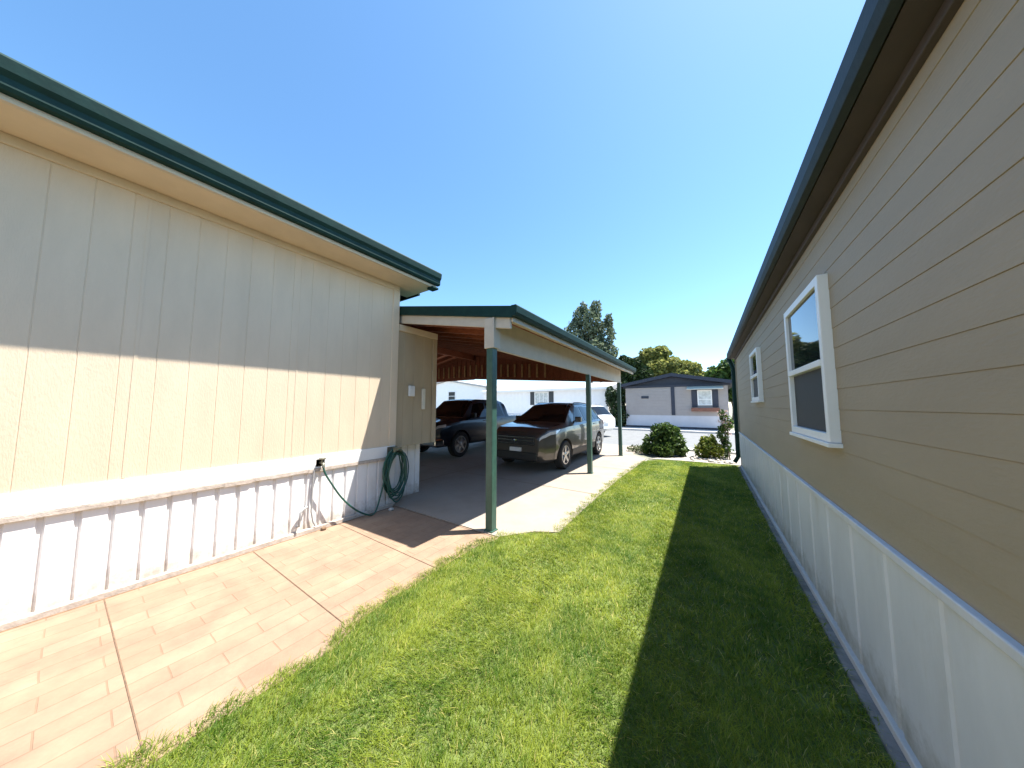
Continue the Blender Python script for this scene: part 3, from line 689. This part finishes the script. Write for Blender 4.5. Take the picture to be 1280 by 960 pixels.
def make_car(name, label, cat, loc, rot, L, K, paint, wb, wr, spec):
    root = thing(name, label, cat, (loc[0], loc[1], loc[2]), 0)
    car = Car(L, K)
    body = car.shell().build('body', M[paint], root, local=True)
    fx, rx = spec['front_axle'], spec['front_axle'] + wb
    hw = max(p[1] for p in K['hw'])
    cs = []
    for ax in (fx, rx):
        for sd in (1, -1):
            cs.append(MB().lathe([(.0005, 0), (wr + .055, 0), (wr + .055, .42), (.0005, .42)], (ax, sd * (hw + .1) - (.42 if sd > 0 else 0), wr + .01), 'y', 26))
    cut(body, cs)
    # wheels
    for ax in (fx, rx):
        for sd in (1, -1):
            tw = .215; yc = sd * (hw - .01 - tw / 2)
            tp = [(wr * .66, -tw * .42), (wr * .75, -tw * .5), (wr * .93, -tw * .5), (wr, -tw * .36), (wr, tw * .36), (wr * .93, tw * .5), (wr * .75, tw * .5), (wr * .66, tw * .42), (wr * .66, -tw * .42)]
            wh = MB().lathe(tp, (ax, yc, wr + .008), 'y', 30).build('wheel', M['tyre'], root, smooth=40, local=True)
            rm = MB(); yo = yc + sd * tw * .34
            rm.lathe([(wr * .665, -sd * .09), (wr * .665, sd * .022), (wr * .60, sd * .022), (wr * .585, -sd * .06), (wr * .3, -sd * .09), (.001, -sd * .09)], (ax, yo, wr + .008), 'y', 30)
            for k in range(spec.get('spokes', 5)):
                th = 2 * math.pi * k / spec.get('spokes', 5) + .3
                d = Vector((math.cos(th), 0, math.sin(th))); e = Vector((-math.sin(th), 0, math.cos(th))); c0 = Vector((ax, yo, wr + .008)); yv = Vector((0, sd, 0))
                a0, a1 = .05, wr * .62; w0, w1 = .036, .028
                rm.hexa([c0 + d * a0 - e * w0 - yv * .02, c0 + d * a1 - e * w1 - yv * .02, c0 + d * a1 + e * w1 - yv * .02, c0 + d * a0 + e * w0 - yv * .02,
                         c0 + d * a0 - e * w0 + yv * .012, c0 + d * a1 - e * w1 + yv * .02, c0 + d * a1 + e * w1 + yv * .02, c0 + d * a0 + e * w0 + yv * .012])
            rm.lathe([(.065, -sd * .03), (.065, sd * .018), (.05, sd * .024), (.001, sd * .024)], (ax, yo, wr + .008), 'y', 16)
            r_ = rm.build('rim', M['alloy'], wh, smooth=40, local=True)
    # glass: windshield, rear window, side windows
    ws = spec['windshield']
    mb = MB()
    for side in (1, -1): car.panel(mb, (ws[0], ws[1]), (ws[0], ws[1]), 7.12, 9.0, .004, (side,), 12, 8)
    mb.build('windshield', M['car_glass'], root, smooth=50, local=True)
    if 'rear_window' in spec:
        rw = spec['rear_window']; mb = MB()
        for side in (1, -1): car.panel(mb, rw, rw, 7.3, 9.0, .004, (side,), 10, 8)
        mb.build('rear_window', M['car_glass'], root, smooth=50, local=True)
    for (sb, st) in spec['side_windows']:
        for sd in (1, -1):
            car.panel(MB(), sb, st, 6.08, 6.93, .005, (sd,), 14, 4).build('side_window', M['car_glass'], root, smooth=50, local=True)
    # lights
    h = spec['headlight']
    for sd in (1, -1): car.panel(MB(), h[0], h[1], h[2], h[3], .012, (sd,), 12, 4).build('headlight', M['lamp'], root, smooth=50, local=True)
    t = spec['taillight']
    for sd in (1, -1): car.panel(MB(), t[0], t[1], t[2], t[3], .012, (sd,), 8, 5).build('taillight', M['tail'], root, smooth=50, local=True)
    # grille, intake, plate on the nose
    g = spec['grille']; gm = MB().box(-.03, .12, -g[0], g[0], g[1], g[2])
    gr = gm.build('grille', M['blackp'], root, bevel=.02, local=True)
    bars = MB()
    for k in range(g[3]):
        z = g[1] + (g[2] - g[1]) * (k + .5) / g[3]; bars.box(-.042, -.02, -g[0] * .96, g[0] * .96, z - .010, z + .010)
    bars.lathe([(.001, -.01), (.05, -.01), (.055, 0), (.001, .004)], (-.04, 0, (g[1] + g[2]) / 2), 'y', 20)
    bars.build('grille_bar', M['chrome'], gr, local=True)
    i = spec['intake']; MB().box(-.025, .12, -i[0], i[0], i[1], i[2]).build('lower_intake', M['blackp'], root, bevel=.015, local=True)
    MB().box(-.048, .1, -.155, .155, i[2] + .01, i[2] + .10).build('front_plate', M['plate'], root, bevel=.004, local=True)
    MB().box(L - .1, L + .035, -.155, .155, .72, .82).build('rear_plate', M['plate'], root, bevel=.004, local=True)
    if spec.get('bumper'):
        b = spec['bumper']; MB().box(-.07, .30, -hw * .95, hw * .95, b[0], b[1]).build('front_bumper', M[b[2]], root, bevel=.035, local=True)
    # lower cladding, door seams, handles, mirrors
    r = wr + .075
    for sd in (1, -1):
        car.panel(MB(), (fx + r, rx - r), (fx + r, rx - r), 1.7, 2.55, .012, (sd,)).build('rocker_cladding', M['blackp'], root, smooth=50, local=True)
        for s in spec['seams']:
            car.panel(MB(), (s, s + .008), (s, s + .008), 2.5, 5.9, .0015, (sd,), ns=1, nu=10, depth=.004).build('door_seam', M['blackp'], root, local=True)
    for s in spec['handles']:
        for sd in (1, -1):
            p = car.surf(s, 4.55, sd); MB().box(s - .085, s + .085, p.y - .02 if sd < 0 else p.y - .01, p.y + .01 if sd < 0 else p.y + .02 , p.z - .013, p.z + .013).build('door_handle', M[spec.get('handle_mat', paint)], root, bevel=.008, local=True)
    ms = spec['mirror']
    for sd in (1, -1):
        p = car.surf(ms, 6.1, sd); y0 = p.y + sd * .02; y1 = p.y + sd * .19
        MB().box(ms - .04, ms + .07, min(y0, y1), max(y0, y1), p.z + .03, p.z + .17).box(ms - .01, ms + .04, min(p.y - sd * .03, y1 - sd * .1), max(p.y - sd * .03, y1 - sd * .1), p.z + .03, p.z + .07).build('side_mirror', M[spec.get('mirror_mat', paint)], root, bevel=.025, local=True)
    if spec.get('rails'):
        for sd in (1, -1):
            a, b = spec['rails']; pts = [car.surf(a + (b - a) * k / 12, 7.5, sd) + Vector((0, 0, .0 if k in (0, 12) else .045)) for k in range(13)]
            MB().tube(pts, .016, 8).build('roof_rail', M['blackp'], root, smooth=60, local=True)
    root.rotation_euler = (0, 0, rot)
    return root, car

# taupe crossover, nose towards the camera
L = 4.55
K = dict(zb=[(0, .34), (.03, .24), (.5, .21), (.95, .27), (1, .42)],
         zs=[(0, .78), (.015, .88), (.06, .97), (.24, 1.05), (.5, 1.07), (.85, 1.10), (.97, 1.06), (1, .95)],
         zt=[(0, .82), (.015, .93), (.06, 1.03), (.15, 1.08), (.235, 1.11), (.40, 1.58), (.47, 1.655), (.60, 1.665), (.80, 1.61), (.87, 1.53), (.965, 1.10), (1, .96)],
         hw=[(0, .60), (.025, .72), (.09, .85), (.2, .915), (.8, .915), (.93, .87), (1, .70)],
         hwt=[(0, .50), (.06, .70), (.235, .80), (.40, .63), (.6, .62), (.85, .60), (.96, .66), (1, .6)])
sv, _ = make_car('parked_car', 'taupe grey crossover parked nose out under the carport, by the middle green post', 'car', (-3.83, 5.95, .006), R(90), L, K, 'taupe_paint', 2.65, .345,
    dict(front_axle=.90, windshield=(.245 * L, .425 * L), rear_window=(.875 * L, .95 * L),
         side_windows=[((1.52, 2.36), (2.06, 2.36)), ((2.44, 3.22), (2.44, 3.15)), ((3.32, 3.80), (3.24, 3.52))],
         headlight=((.02, .46), (.04, .66), 4.25, 4.97), taillight=((4.25, 4.52), (4.22, 4.50), 4.0, 5.5), grille=(.52, .64, .86, 3), intake=(.56, .30, .48), seams=(1.45, 2.40, 3.32), handles=(2.2, 3.15), mirror=1.62, spokes=5, rails=(2.1, 3.7)))
# navy crew cab pickup
L = 5.6
K = dict(zb=[(0, .42), (.03, .36), (.5, .34), (.95, .40), (1, .5)],
         zs=[(0, .95), (.02, 1.02), (.2, 1.12), (.62, 1.16), (.66, 1.18), (1, 1.18)],
         zt=[(0, 1.0), (.02, 1.09), (.1, 1.16), (.20, 1.19), (.30, 1.74), (.36, 1.80), (.58, 1.79), (.62, 1.72), (.645, 1.20), (1, 1.195)],
         hw=[(0, .84), (.03, .92), (.1, .97), (.9, .97), (1, .93)],
         hwt=[(0, .7), (.1, .84), (.2, .86), (.30, .70), (.6, .70), (.64, .88), (1, .88)])
tk, _ = make_car('pickup_truck', 'dark navy crew cab pickup parked in the shade under the carport, behind the front post', 'pickup truck', (-7.25, 5.72, .006), R(90), L, K, 'navy_paint', 3.5, .385,
    dict(front_axle=.95, windshield=(.205 * L, .315 * L), rear_window=(.622 * L, .640 * L),
         side_windows=[((1.36, 2.28), (1.74, 2.28)), ((2.38, 3.30), (2.38, 3.22))],
         headlight=((.03, .34), (.06, .36), 4.1, 4.95), taillight=((5.38, 5.57), (5.38, 5.57), 3.6, 5.4), grille=(.62, .66, .98, 3), intake=(.6, .40, .50), bumper=(.42, .62, 'chrome'), seams=(1.30, 2.33, 3.34, 3.62), handles=(2.12, 3.15), mirror=1.46, spokes=6, mirror_mat='blackp'))
# white sport utility car across the street side, tail towards the camera's right
L = 4.6
K = dict(zb=[(0, .36), (.03, .27), (.5, .23), (.95, .29), (1, .45)],
         zs=[(0, .74), (.02, .84), (.08, .93), (.24, 1.0), (.85, 1.04), (.97, 1.02), (1, .95)],
         zt=[(0, .78), (.02, .90), (.1, 1.0), (.24, 1.07), (.39, 1.60), (.46, 1.67), (.80, 1.65), (.88, 1.58), (.975, 1.08), (1, .97)],
         hw=[(0, .64), (.02, .76), (.08, .87), (.2, .91), (.85, .91), (.95, .87), (1, .74)],
         hwt=[(0, .50), (.08, .70), (.24, .79), (.39, .64), (.85, .62), (.96, .68), (1, .64)])
wc, _ = make_car('parked_car', 'white sport utility car by the street, seen past the taupe crossover', 'car', (-8.55, 16.6, -.01), R(-20), L, K, 'white_paint', 2.65, .345,
    dict(front_axle=.9, windshield=(.25 * L, .41 * L), rear_window=(.885 * L, .965 * L),
         side_windows=[((1.5, 2.34), (2.02, 2.34)), ((2.42, 3.22), (2.42, 3.18)), ((3.32, 3.98), (3.27, 3.72))],
         headlight=((.03, .46), (.08, .55), 4.3, 5.2), taillight=((4.25, 4.56), (4.22, 4.54), 3.9, 5.6), grille=(.5, .62, .78, 3), intake=(.55, .32, .44), seams=(1.45, 2.38, 3.28), handles=(2.2, 3.12), mirror=1.6, spokes=5, rails=(2.0, 3.9)))

# ------------------------------------------------------------------ houses across the street
gh = thing('mobile_home', 'grey taupe mobile home across the street with dark gable trim and shuttered window', 'mobile home', (-1.9, 26, .02))
YF = 23.2
def lap_wall_y(y, thick, x0, x1, z0, z1, pitch):
    prof = []; z = z0
    while z < z1 - .01:
        zz = min(z1, z + pitch); prof += [(y - .02, z), (y - .004, zz - .006), (y + .006, zz - .003)]; z = zz
    return MB().prism(prof + [(y + thick, z1), (y + thick, z0)], 0, x0, x1)
lap_wall_y(YF, 11, -5.05, 1.2, .92, 3.05, .21).build('siding_wall', M['greylav'], gh)
MB().prism([(-5.05, 3.052), (1.2, 3.052), (-1.92, 3.62)], 1, YF + .05, YF + 10.9).build('gable_wall', M['navy_trim'], gh)
MB().box(-5.06, 1.21, YF - .012, YF + 11, .02, .92).build('skirting', M['lav_skirt'], gh)
MB().box(-5.07, 1.22, YF - .03, YF + .02, .02, .16).build('base_strip', M['navy_trim'], gh)
MB().prism([(-5.5, 2.98), (-1.92, 3.66), (1.65, 2.98), (1.65, 3.13), (-1.92, 3.83), (-5.5, 3.13)], 1, YF - .35, YF + 11.2).build('roof', M['shingle'], gh)
MB().prism([(-5.52, 2.94), (-1.92, 3.62), (1.67, 2.94), (1.67, 3.16), (-1.92, 3.86), (-5.52, 3.16)], 1, YF - .40, YF - .352).build('rake_board', M['navy_trim'], gh)
MB().box(-5.2, 1.35, YF - .06, YF - .01, 2.90, 3.06).build('frieze_board', M['navy_trim'], gh)
MB().box(-2.02, -1.80, YF - .05, YF - .005, .94, 2.90).build('centre_trim', M['navy_trim'], gh)
MB().box(-3.95, -3.45, YF - .06, YF - .005, 2.12, 2.30).build('house_plaque', M['navy_trim'], gh, bevel=.03)
w = MB().box(-.46, .34, YF - .07, YF, 1.62, 1.68).box(-.46, .34, YF - .07, YF, 2.56, 2.62).box(-.46, -.40, YF - .07, YF, 1.68, 2.56).box(.28, .34, YF - .07, YF, 1.68, 2.56).build('window', M['frame'], gh)
MB().box(-.40, .28, YF - .04, YF - .03, 1.68, 2.56).build('pane', M['curtain'], w)
MB().box(-.40, .28, YF - .06, YF - .042, 2.0, 2.05).build('meeting_rail', M['frame'], w)
for x0 in (-.80, .36): MB().box(x0, x0 + .32, YF - .06, YF, 1.50, 2.66).build('shutter', M['navy_trim'], gh)
MB().hexa([(-1.05, YF - .55, 2.66), (.95, YF - .55, 2.66), (.95, YF - .03, 2.74), (-1.05, YF - .03, 2.74), (-1.05, YF - .55, 2.70), (.95, YF - .55, 2.70), (.95, YF - .03, 2.90), (-1.05, YF - .03, 2.90)]).build('awning', M['awning'], gh)
MB().box(-.84, .72, YF - .28, YF - .02, 1.22, 1.46).build('planter_box', M['brown'], gh, bevel=.01)

wh1 = thing('mobile_home', 'long white mobile home across the street with charcoal shutters, seen beneath the carport', 'mobile home', (-12.5, 26, .02))
MB().box(-19.5, -6.6, 24.0, 30, .02, 2.95).build('siding_wall', M['white_house'], wh1)
gv = MB()
for k in range(30): gv.box(-19.3 + k * .43, -19.28 + k * .43, 23.985, 24.0, .9, 2.85)
gv.build('siding_batten', M['white_house'], wh1)
MB().box(-19.52, -6.58, 23.97, 24.0, .02, .85).build('skirting', M['lav_skirt'], wh1)
MB().prism([(23.6, 2.95), (23.6, 3.10), (27, 3.75), (30.4, 3.10), (30.4, 2.95)], 0, -19.8, -6.3).build('roof', M['lightroof'], wh1)
MB().box(-19.8, -6.3, 23.56, 23.6, 2.92, 3.12).build('fascia', M['trim_white'], wh1)
w = MB().box(-13.35, -11.9, 23.93, 24, 1.75, 1.83).box(-13.35, -11.9, 23.93, 24, 2.78, 2.86).box(-13.35, -13.27, 23.93, 24, 1.83, 2.78).box(-11.98, -11.9, 23.93, 24, 1.83, 2.78).build('window', M['frame'], wh1)
MB().box(-13.27, -11.98, 23.965, 23.975, 1.83, 2.78).build('pane', M['curtain'], w)
for x in (-12.85, -12.45): MB().box(x, x + .04, 23.94, 23.963, 1.83, 2.78).build('mullion', M['frame'], w)
for x0 in (-13.82, -11.86): MB().box(x0, x0 + .44, 23.95, 24, 1.68, 2.9).build('shutter', M['shutter'], wh1)

wh2 = thing('mobile_home', 'white gabled mobile home with one small dark window, behind the pickup', 'mobile home', (-27, 30, .02))
MB().box(-33, -20.9, 26.0, 34, .02, 3.7).prism([(-33, 3.7), (-20.9, 3.7), (-26.9, 4.7)], 1, 26.0, 34).build('siding_wall', M['white_house'], wh2)
MB().prism([(-33.5, 3.66), (-26.9, 4.74), (-20.4, 3.66), (-20.4, 3.84), (-26.9, 4.92), (-33.5, 3.84)], 1, 25.6, 34.4).build('roof', M['lightroof'], wh2)
w = MB().box(-26.75, -25.5, 25.93, 26, 2.2, 2.28).box(-26.75, -25.5, 25.93, 26, 3.32, 3.4).box(-26.75, -26.67, 25.93, 26, 2.28, 3.32).box(-25.58, -25.5, 25.93, 26, 2.28, 3.32).build('window', M['frame'], wh2)
MB().box(-26.67, -25.58, 25.965, 25.975, 2.28, 3.32).build('pane', M['screen'], w)
MB().box(-26.67, -25.58, 25.945, 25.964, 2.78, 2.84).build('meeting_rail', M['frame'], w)

# ------------------------------------------------------------------ trees and shrubs
def tree(label, base, height, blobs, leafmat, size, dens, trunk_r, group=None, name='tree'):
    t = thing(name, label, 'tree', base, 0, group)
    bx, by, bz = base
    mb = MB(); top = max(b[2] for b in blobs)
    pts = [(bx, by, bz), (bx + .1, by, bz + height * .25), (bx - .1, by + .1, bz + height * .5), (bx, by, bz + height * .75)]
    mb.tube(smooth_path(pts, 4), list(np.linspace(trunk_r, trunk_r * .3, 13)), 8)
    for (x, y, z, rx, ry, rzz) in blobs:
        z0 = min(max(bz + height * .22, z - height * .3), bz + height * .6)
        p = [(bx, by, z0), ((bx + x) / 2 + random.uniform(-.3, .3), (by + y) / 2, (z0 + z) / 2 + .2), (x, y, z)]
        mb.tube(smooth_path(p, 4), list(np.linspace(trunk_r * .4, trunk_r * .08, 9)), 6)
    mb.build('trunk', M['bark'], t, smooth=60)
    leaves('crown', blob_points(blobs, dens), size, leafmat, t)
    return t

# cottonwood with three pointed tops
cb = []
bx, by = -13.3, 40
for (dx, zc, w, h, dy) in ((-2.2, 12.0, 1.5, 2.3, 0), (-1.5, 14.4, 1.15, 1.6, .3), (-.9, 15.7, .6, 1.1, .2), (.5, 13.2, 1.4, 2.2, -.4), (.9, 15.3, .9, 1.2, 0), (2.1, 11.4, 1.35, 2.2, .3), (2.6, 13.2, .65, 1.2, .2),
                           (-.8, 10.2, 1.7, 1.8, .5), (1.2, 9.2, 1.7, 1.8, -.6), (2.5, 8.8, 1.3, 1.5, .2), (-2.6, 9.4, 1.3, 1.5, .4), (.2, 7.2, 2.2, 1.4, 0), (2.9, 6.9, 1.2, 1.2, 0), (-.2, 12.0, 1.0, 1.6, 1.0)):
    cb.append((bx + dx, by + dy, zc, w * .86, w * .86, h * .9))
tree('tall grey-green cottonwood with pointed tops rising behind the carport roof', (bx, by, 0), 14, cb, M['leaf_cotton'], .27, 470, .38)
gb_ = []
for (dx, zc, w, h, dy) in ((-1.2, 8.6, 1.35, 1.3, 0), (.3, 8.9, 1.4, 1.2, .3), (-2.4, 7.1, 1.1, 1.2, .2), (0, 6.7, 1.9, 1.5, -.4), (1.6, 7.3, 1.1, 1.1, 0), (-1.0, 5.2, 2.3, 1.5, 0), (1.6, 5.4, 1.7, 1.5, .3)):
    gb_.append((-5.4 + dx, 45 + dy, zc, w * .9, w * .9, h * .9))
tree('golden-green rounded tree behind the gable of the grey taupe home', (-5.4, 45, 0), 8, gb_, M['leaf_gold'], .30, 900, .28)
gb2 = []
for (dx, zc, w, h, dy) in ((-.8, 7.0, .9, 1.0, 0), (.5, 6.6, 1.0, .9, .3), (1.5, 6.1, .75, 1.0, 0), (-.2, 5.4, 1.4, 1.1, 0), (1.3, 4.9, 1.2, 1.0, 0), (2.3, 5.0, .7, .9, .2)):
    gb2.append((-2.5 + dx, 44 + dy, zc, w, w, h))
tree('lower golden tree on the right of the rounded golden-green one', (-2.3, 44, 0), 6.5, gb2, M['leaf_gold'], .28, 900, .2)
db = []
for (dx, zc, w, h, dy) in ((-.9, 7.6, .8, 1.0, 0), (.4, 7.0, 1.0, 1.1, 0), (-1.6, 6.4, 1.0, 1.2, .2), (0.1, 5.4, 1.5, 1.3, 0), (1.5, 5.6, 1.1, 1.2, 0), (-.3, 4.0, 1.8, 1.2, 0)):
    db.append((-8.3 + dx, 42 + dy, zc, w, w, h))
tree('dark green tree between the carport roof and the golden tree', (-8.3, 42, 0), 7, db, M['leaf_dark'], .28, 900, .22)
rb = []
for (dx, zc, w, h, dy) in ((0, 4.6, 1.0, 1.0, 0), (1.2, 5.2, 1.2, 1.1, .3), (2.5, 5.4, 1.3, 1.3, 0), (.6, 3.2, 1.4, 1.1, 0), (2.2, 3.4, 1.5, 1.3, 0)):
    rb.append((1.1 + dx, 36 + dy, zc, w, w, h))
tree('green tree showing past the eave corner of the tan home', (2.2, 36, 0), 5, rb, M['leaf_shrub'], .26, 900, .2)
hb = []
for (dx, zc, w, h, dy) in ((0, 1.6, .7, 1.2, 0), (.5, 2.6, .6, .8, .2), (-.5, 2.3, .5, .8, 0), (.2, .8, .9, .8, 0)):
    hb.append((-5.75 + dx, 23.6 + dy, zc, w * .8, w, h))
tree('narrow dark evergreen between the white home and the grey taupe home', (-5.7, 23.6, 0), 2.8, hb, M['leaf_dark'], .12, 2500, .08)

def shrub(label, base, blobs, leafmat, size, dens, nstem, h, flowers=None, shell=.45):
    t = thing('shrub', label, 'shrub', base)
    mb = MB()
    for k in range(nstem):
        b = random.choice(blobs); q = (b[0] + random.uniform(-.5, .5) * b[3], b[1] + random.uniform(-.5, .5) * b[4], b[2] + random.uniform(-.2, .6) * b[5])
        p0 = (base[0] + random.uniform(-.12, .12), base[1] + random.uniform(-.1, .1), base[2] - .02)
        mb.tube(smooth_path([p0, ((p0[0] + q[0]) / 2 + random.uniform(-.05, .05), (p0[1] + q[1]) / 2, (p0[2] + q[2]) / 2 + .08), q], 3), list(np.linspace(.012, .004, 7)), 5)
    mb.build('stems', M['bark'], t)
    leaves('foliage', blob_points(blobs, dens, shell), size, leafmat, t, 2.0)
    for fb in (flowers[0] if flowers else ()):
        leaves('blossom_cluster', blob_points([fb], flowers[1], .2), flowers[2], M['petal'], t, 1.1)
    return t

B = []
for (dx, dy, z, r, h) in ((0, 0, .50, .36, .40), (-.35, .05, .34, .26, .30), (.36, 0, .36, .26, .32), (.1, -.1, .78, .22, .26), (-.18, .1, .74, .20, .24), (.28, .1, .72, .18, .22), (-.5, -.05, .18, .18, .18), (.48, .05, .18, .17, .18), (0, -.2, .25, .34, .26)):
    B.append((-1.17 + dx, 10.55 + dy, z, r, r, h))
shrub('rounded dark green shrub at the far end of the lawn', (-1.17, 10.55, 0), B, M['leaf_shrub'], .055, 9000, 26, 1)
B = []
for (dx, dy, z, r, h) in ((0, 0, .32, .24, .26), (-.2, -.05, .22, .18, .2), (.18, .05, .26, .18, .22), (.05, .1, .52, .14, .18), (-.12, .05, .48, .12, .16)):
    B.append((.02 + dx, 10.55 + dy, z, r, r, h))
shrub('low lime-yellow shrub left of the flowering bush', (.02, 10.55, 0), B, M['leaf_lime'], .05, 8000, 16, .6)
B = []
for (dx, dy, z, r, h) in ((0, 0, .35, .16, .3), (-.05, 0, .75, .15, .25), (.08, .05, 1.05, .14, .22), (-.03, 0, 1.3, .10, .16)):
    B.append((.42 + dx, 10.75 + dy, z, r, r, h))
shrub('tall slender bush with pale pink blossoms near the tan home corner', (.42, 10.75, 0), B, M['leaf_shrub'], .05, 6500, 14, 1.4,
      ([(.40, 10.7, 1.32, .14, .14, .16), (.5, 10.72, 1.05, .12, .12, .2), (.33, 10.7, 1.1, .1, .1, .12), (.5, 10.7, .75, .12, .1, .12)], 2200, .04))
B = []
for (dx, dy, z, r, h) in ((0, 0, .12, .26, .13), (-.3, .1, .10, .2, .11), (.28, .05, .10, .2, .1)):
    B.append((-1.86 + dx, 10.75 + dy, z, r, r, h))
shrub('low sage-green mound beside the last carport post', (-1.86, 10.75, 0), B, M['sage'], .04, 5200, 8, .2)
# stones in the bed: individual
st_me = []
for k in range(3):
    bm = bmesh.new(); bmesh.ops.create_icosphere(bm, subdivisions=2, radius=1)
    for v in bm.verts:
        v.co *= 1 + .16 * math.sin(v.co.x * 3 + k * 2) * math.cos(v.co.y * 4 + k) + .08 * math.sin(v.co.z * 6 + k); v.co.z *= .62
    me = bpy.data.meshes.new('stone'); bm.to_mesh(me); bm.free(); me.materials.append(M['stone'])
    for p in me.polygons: p.use_smooth = True
    st_me.append(me)
for k in range(46):
    o = link(bpy.data.objects.new('stone', st_me[k % 3])); s = random.uniform(.03, .075)
    o.location = (random.uniform(-.5, .62), random.uniform(9.92, 10.9), s * .35); o.scale = (s, s * random.uniform(.7, 1.1), s); o.rotation_euler = (0, 0, random.uniform(0, 6))
    tag(o, 'small pale river stone in the gravel bed behind the lawn', 'stone', 'river stones in the planting bed')

# ------------------------------------------------------------------ camera, sun, sky
cam = bpy.data.cameras.new('Camera'); co = bpy.data.objects.new('Camera', cam); COL.objects.link(co)
cam.sensor_fit = 'HORIZONTAL'; cam.sensor_width = 36; cam.lens = 36 * 365 / 1280; cam.clip_start = .02; cam.clip_end = 2000
co.location = (0, 0, 1.55); co.rotation_euler = (R(90 + 4.386), 0, R(33.545))
scene.camera = co

SD = Vector((.32, .27, 1.0)).normalized()
sun = bpy.data.lights.new('Sun', 'SUN'); sun.energy = 5.0; sun.angle = R(.53); sun.color = (1.0, .955, .88)
so = bpy.data.objects.new('Sun', sun); COL.objects.link(so); so.rotation_euler = SD.to_track_quat('Z', 'Y').to_euler(); so.location = (10, 10, 30)
wd = bpy.data.worlds.new('World'); scene.world = wd; wd.use_nodes = True
nt = wd.node_tree; bg = nt.nodes['Background']
sky = nt.nodes.new('ShaderNodeTexSky'); sky.sky_type = 'NISHITA'; sky.sun_disc = False
sky.sun_elevation = math.asin(SD.z); sky.sun_rotation = math.atan2(SD.x, SD.y)
sky.altitude = 1500; sky.air_density = 1.0; sky.dust_density = 1.1; sky.ozone_density = 1.8
hs = nt.nodes.new('ShaderNodeHueSaturation'); hs.inputs['Saturation'].default_value = 1.14; hs.inputs['Hue'].default_value = .492
nt.links.new(sky.outputs[0], hs.inputs['Color']); nt.links.new(hs.outputs[0], bg.inputs['Color']); bg.inputs['Strength'].default_value = .126
scene.view_settings.view_transform = 'Standard'; scene.view_settings.look = 'None'
scene.view_settings.exposure = 1.5; scene.view_settings.gamma = 1.0
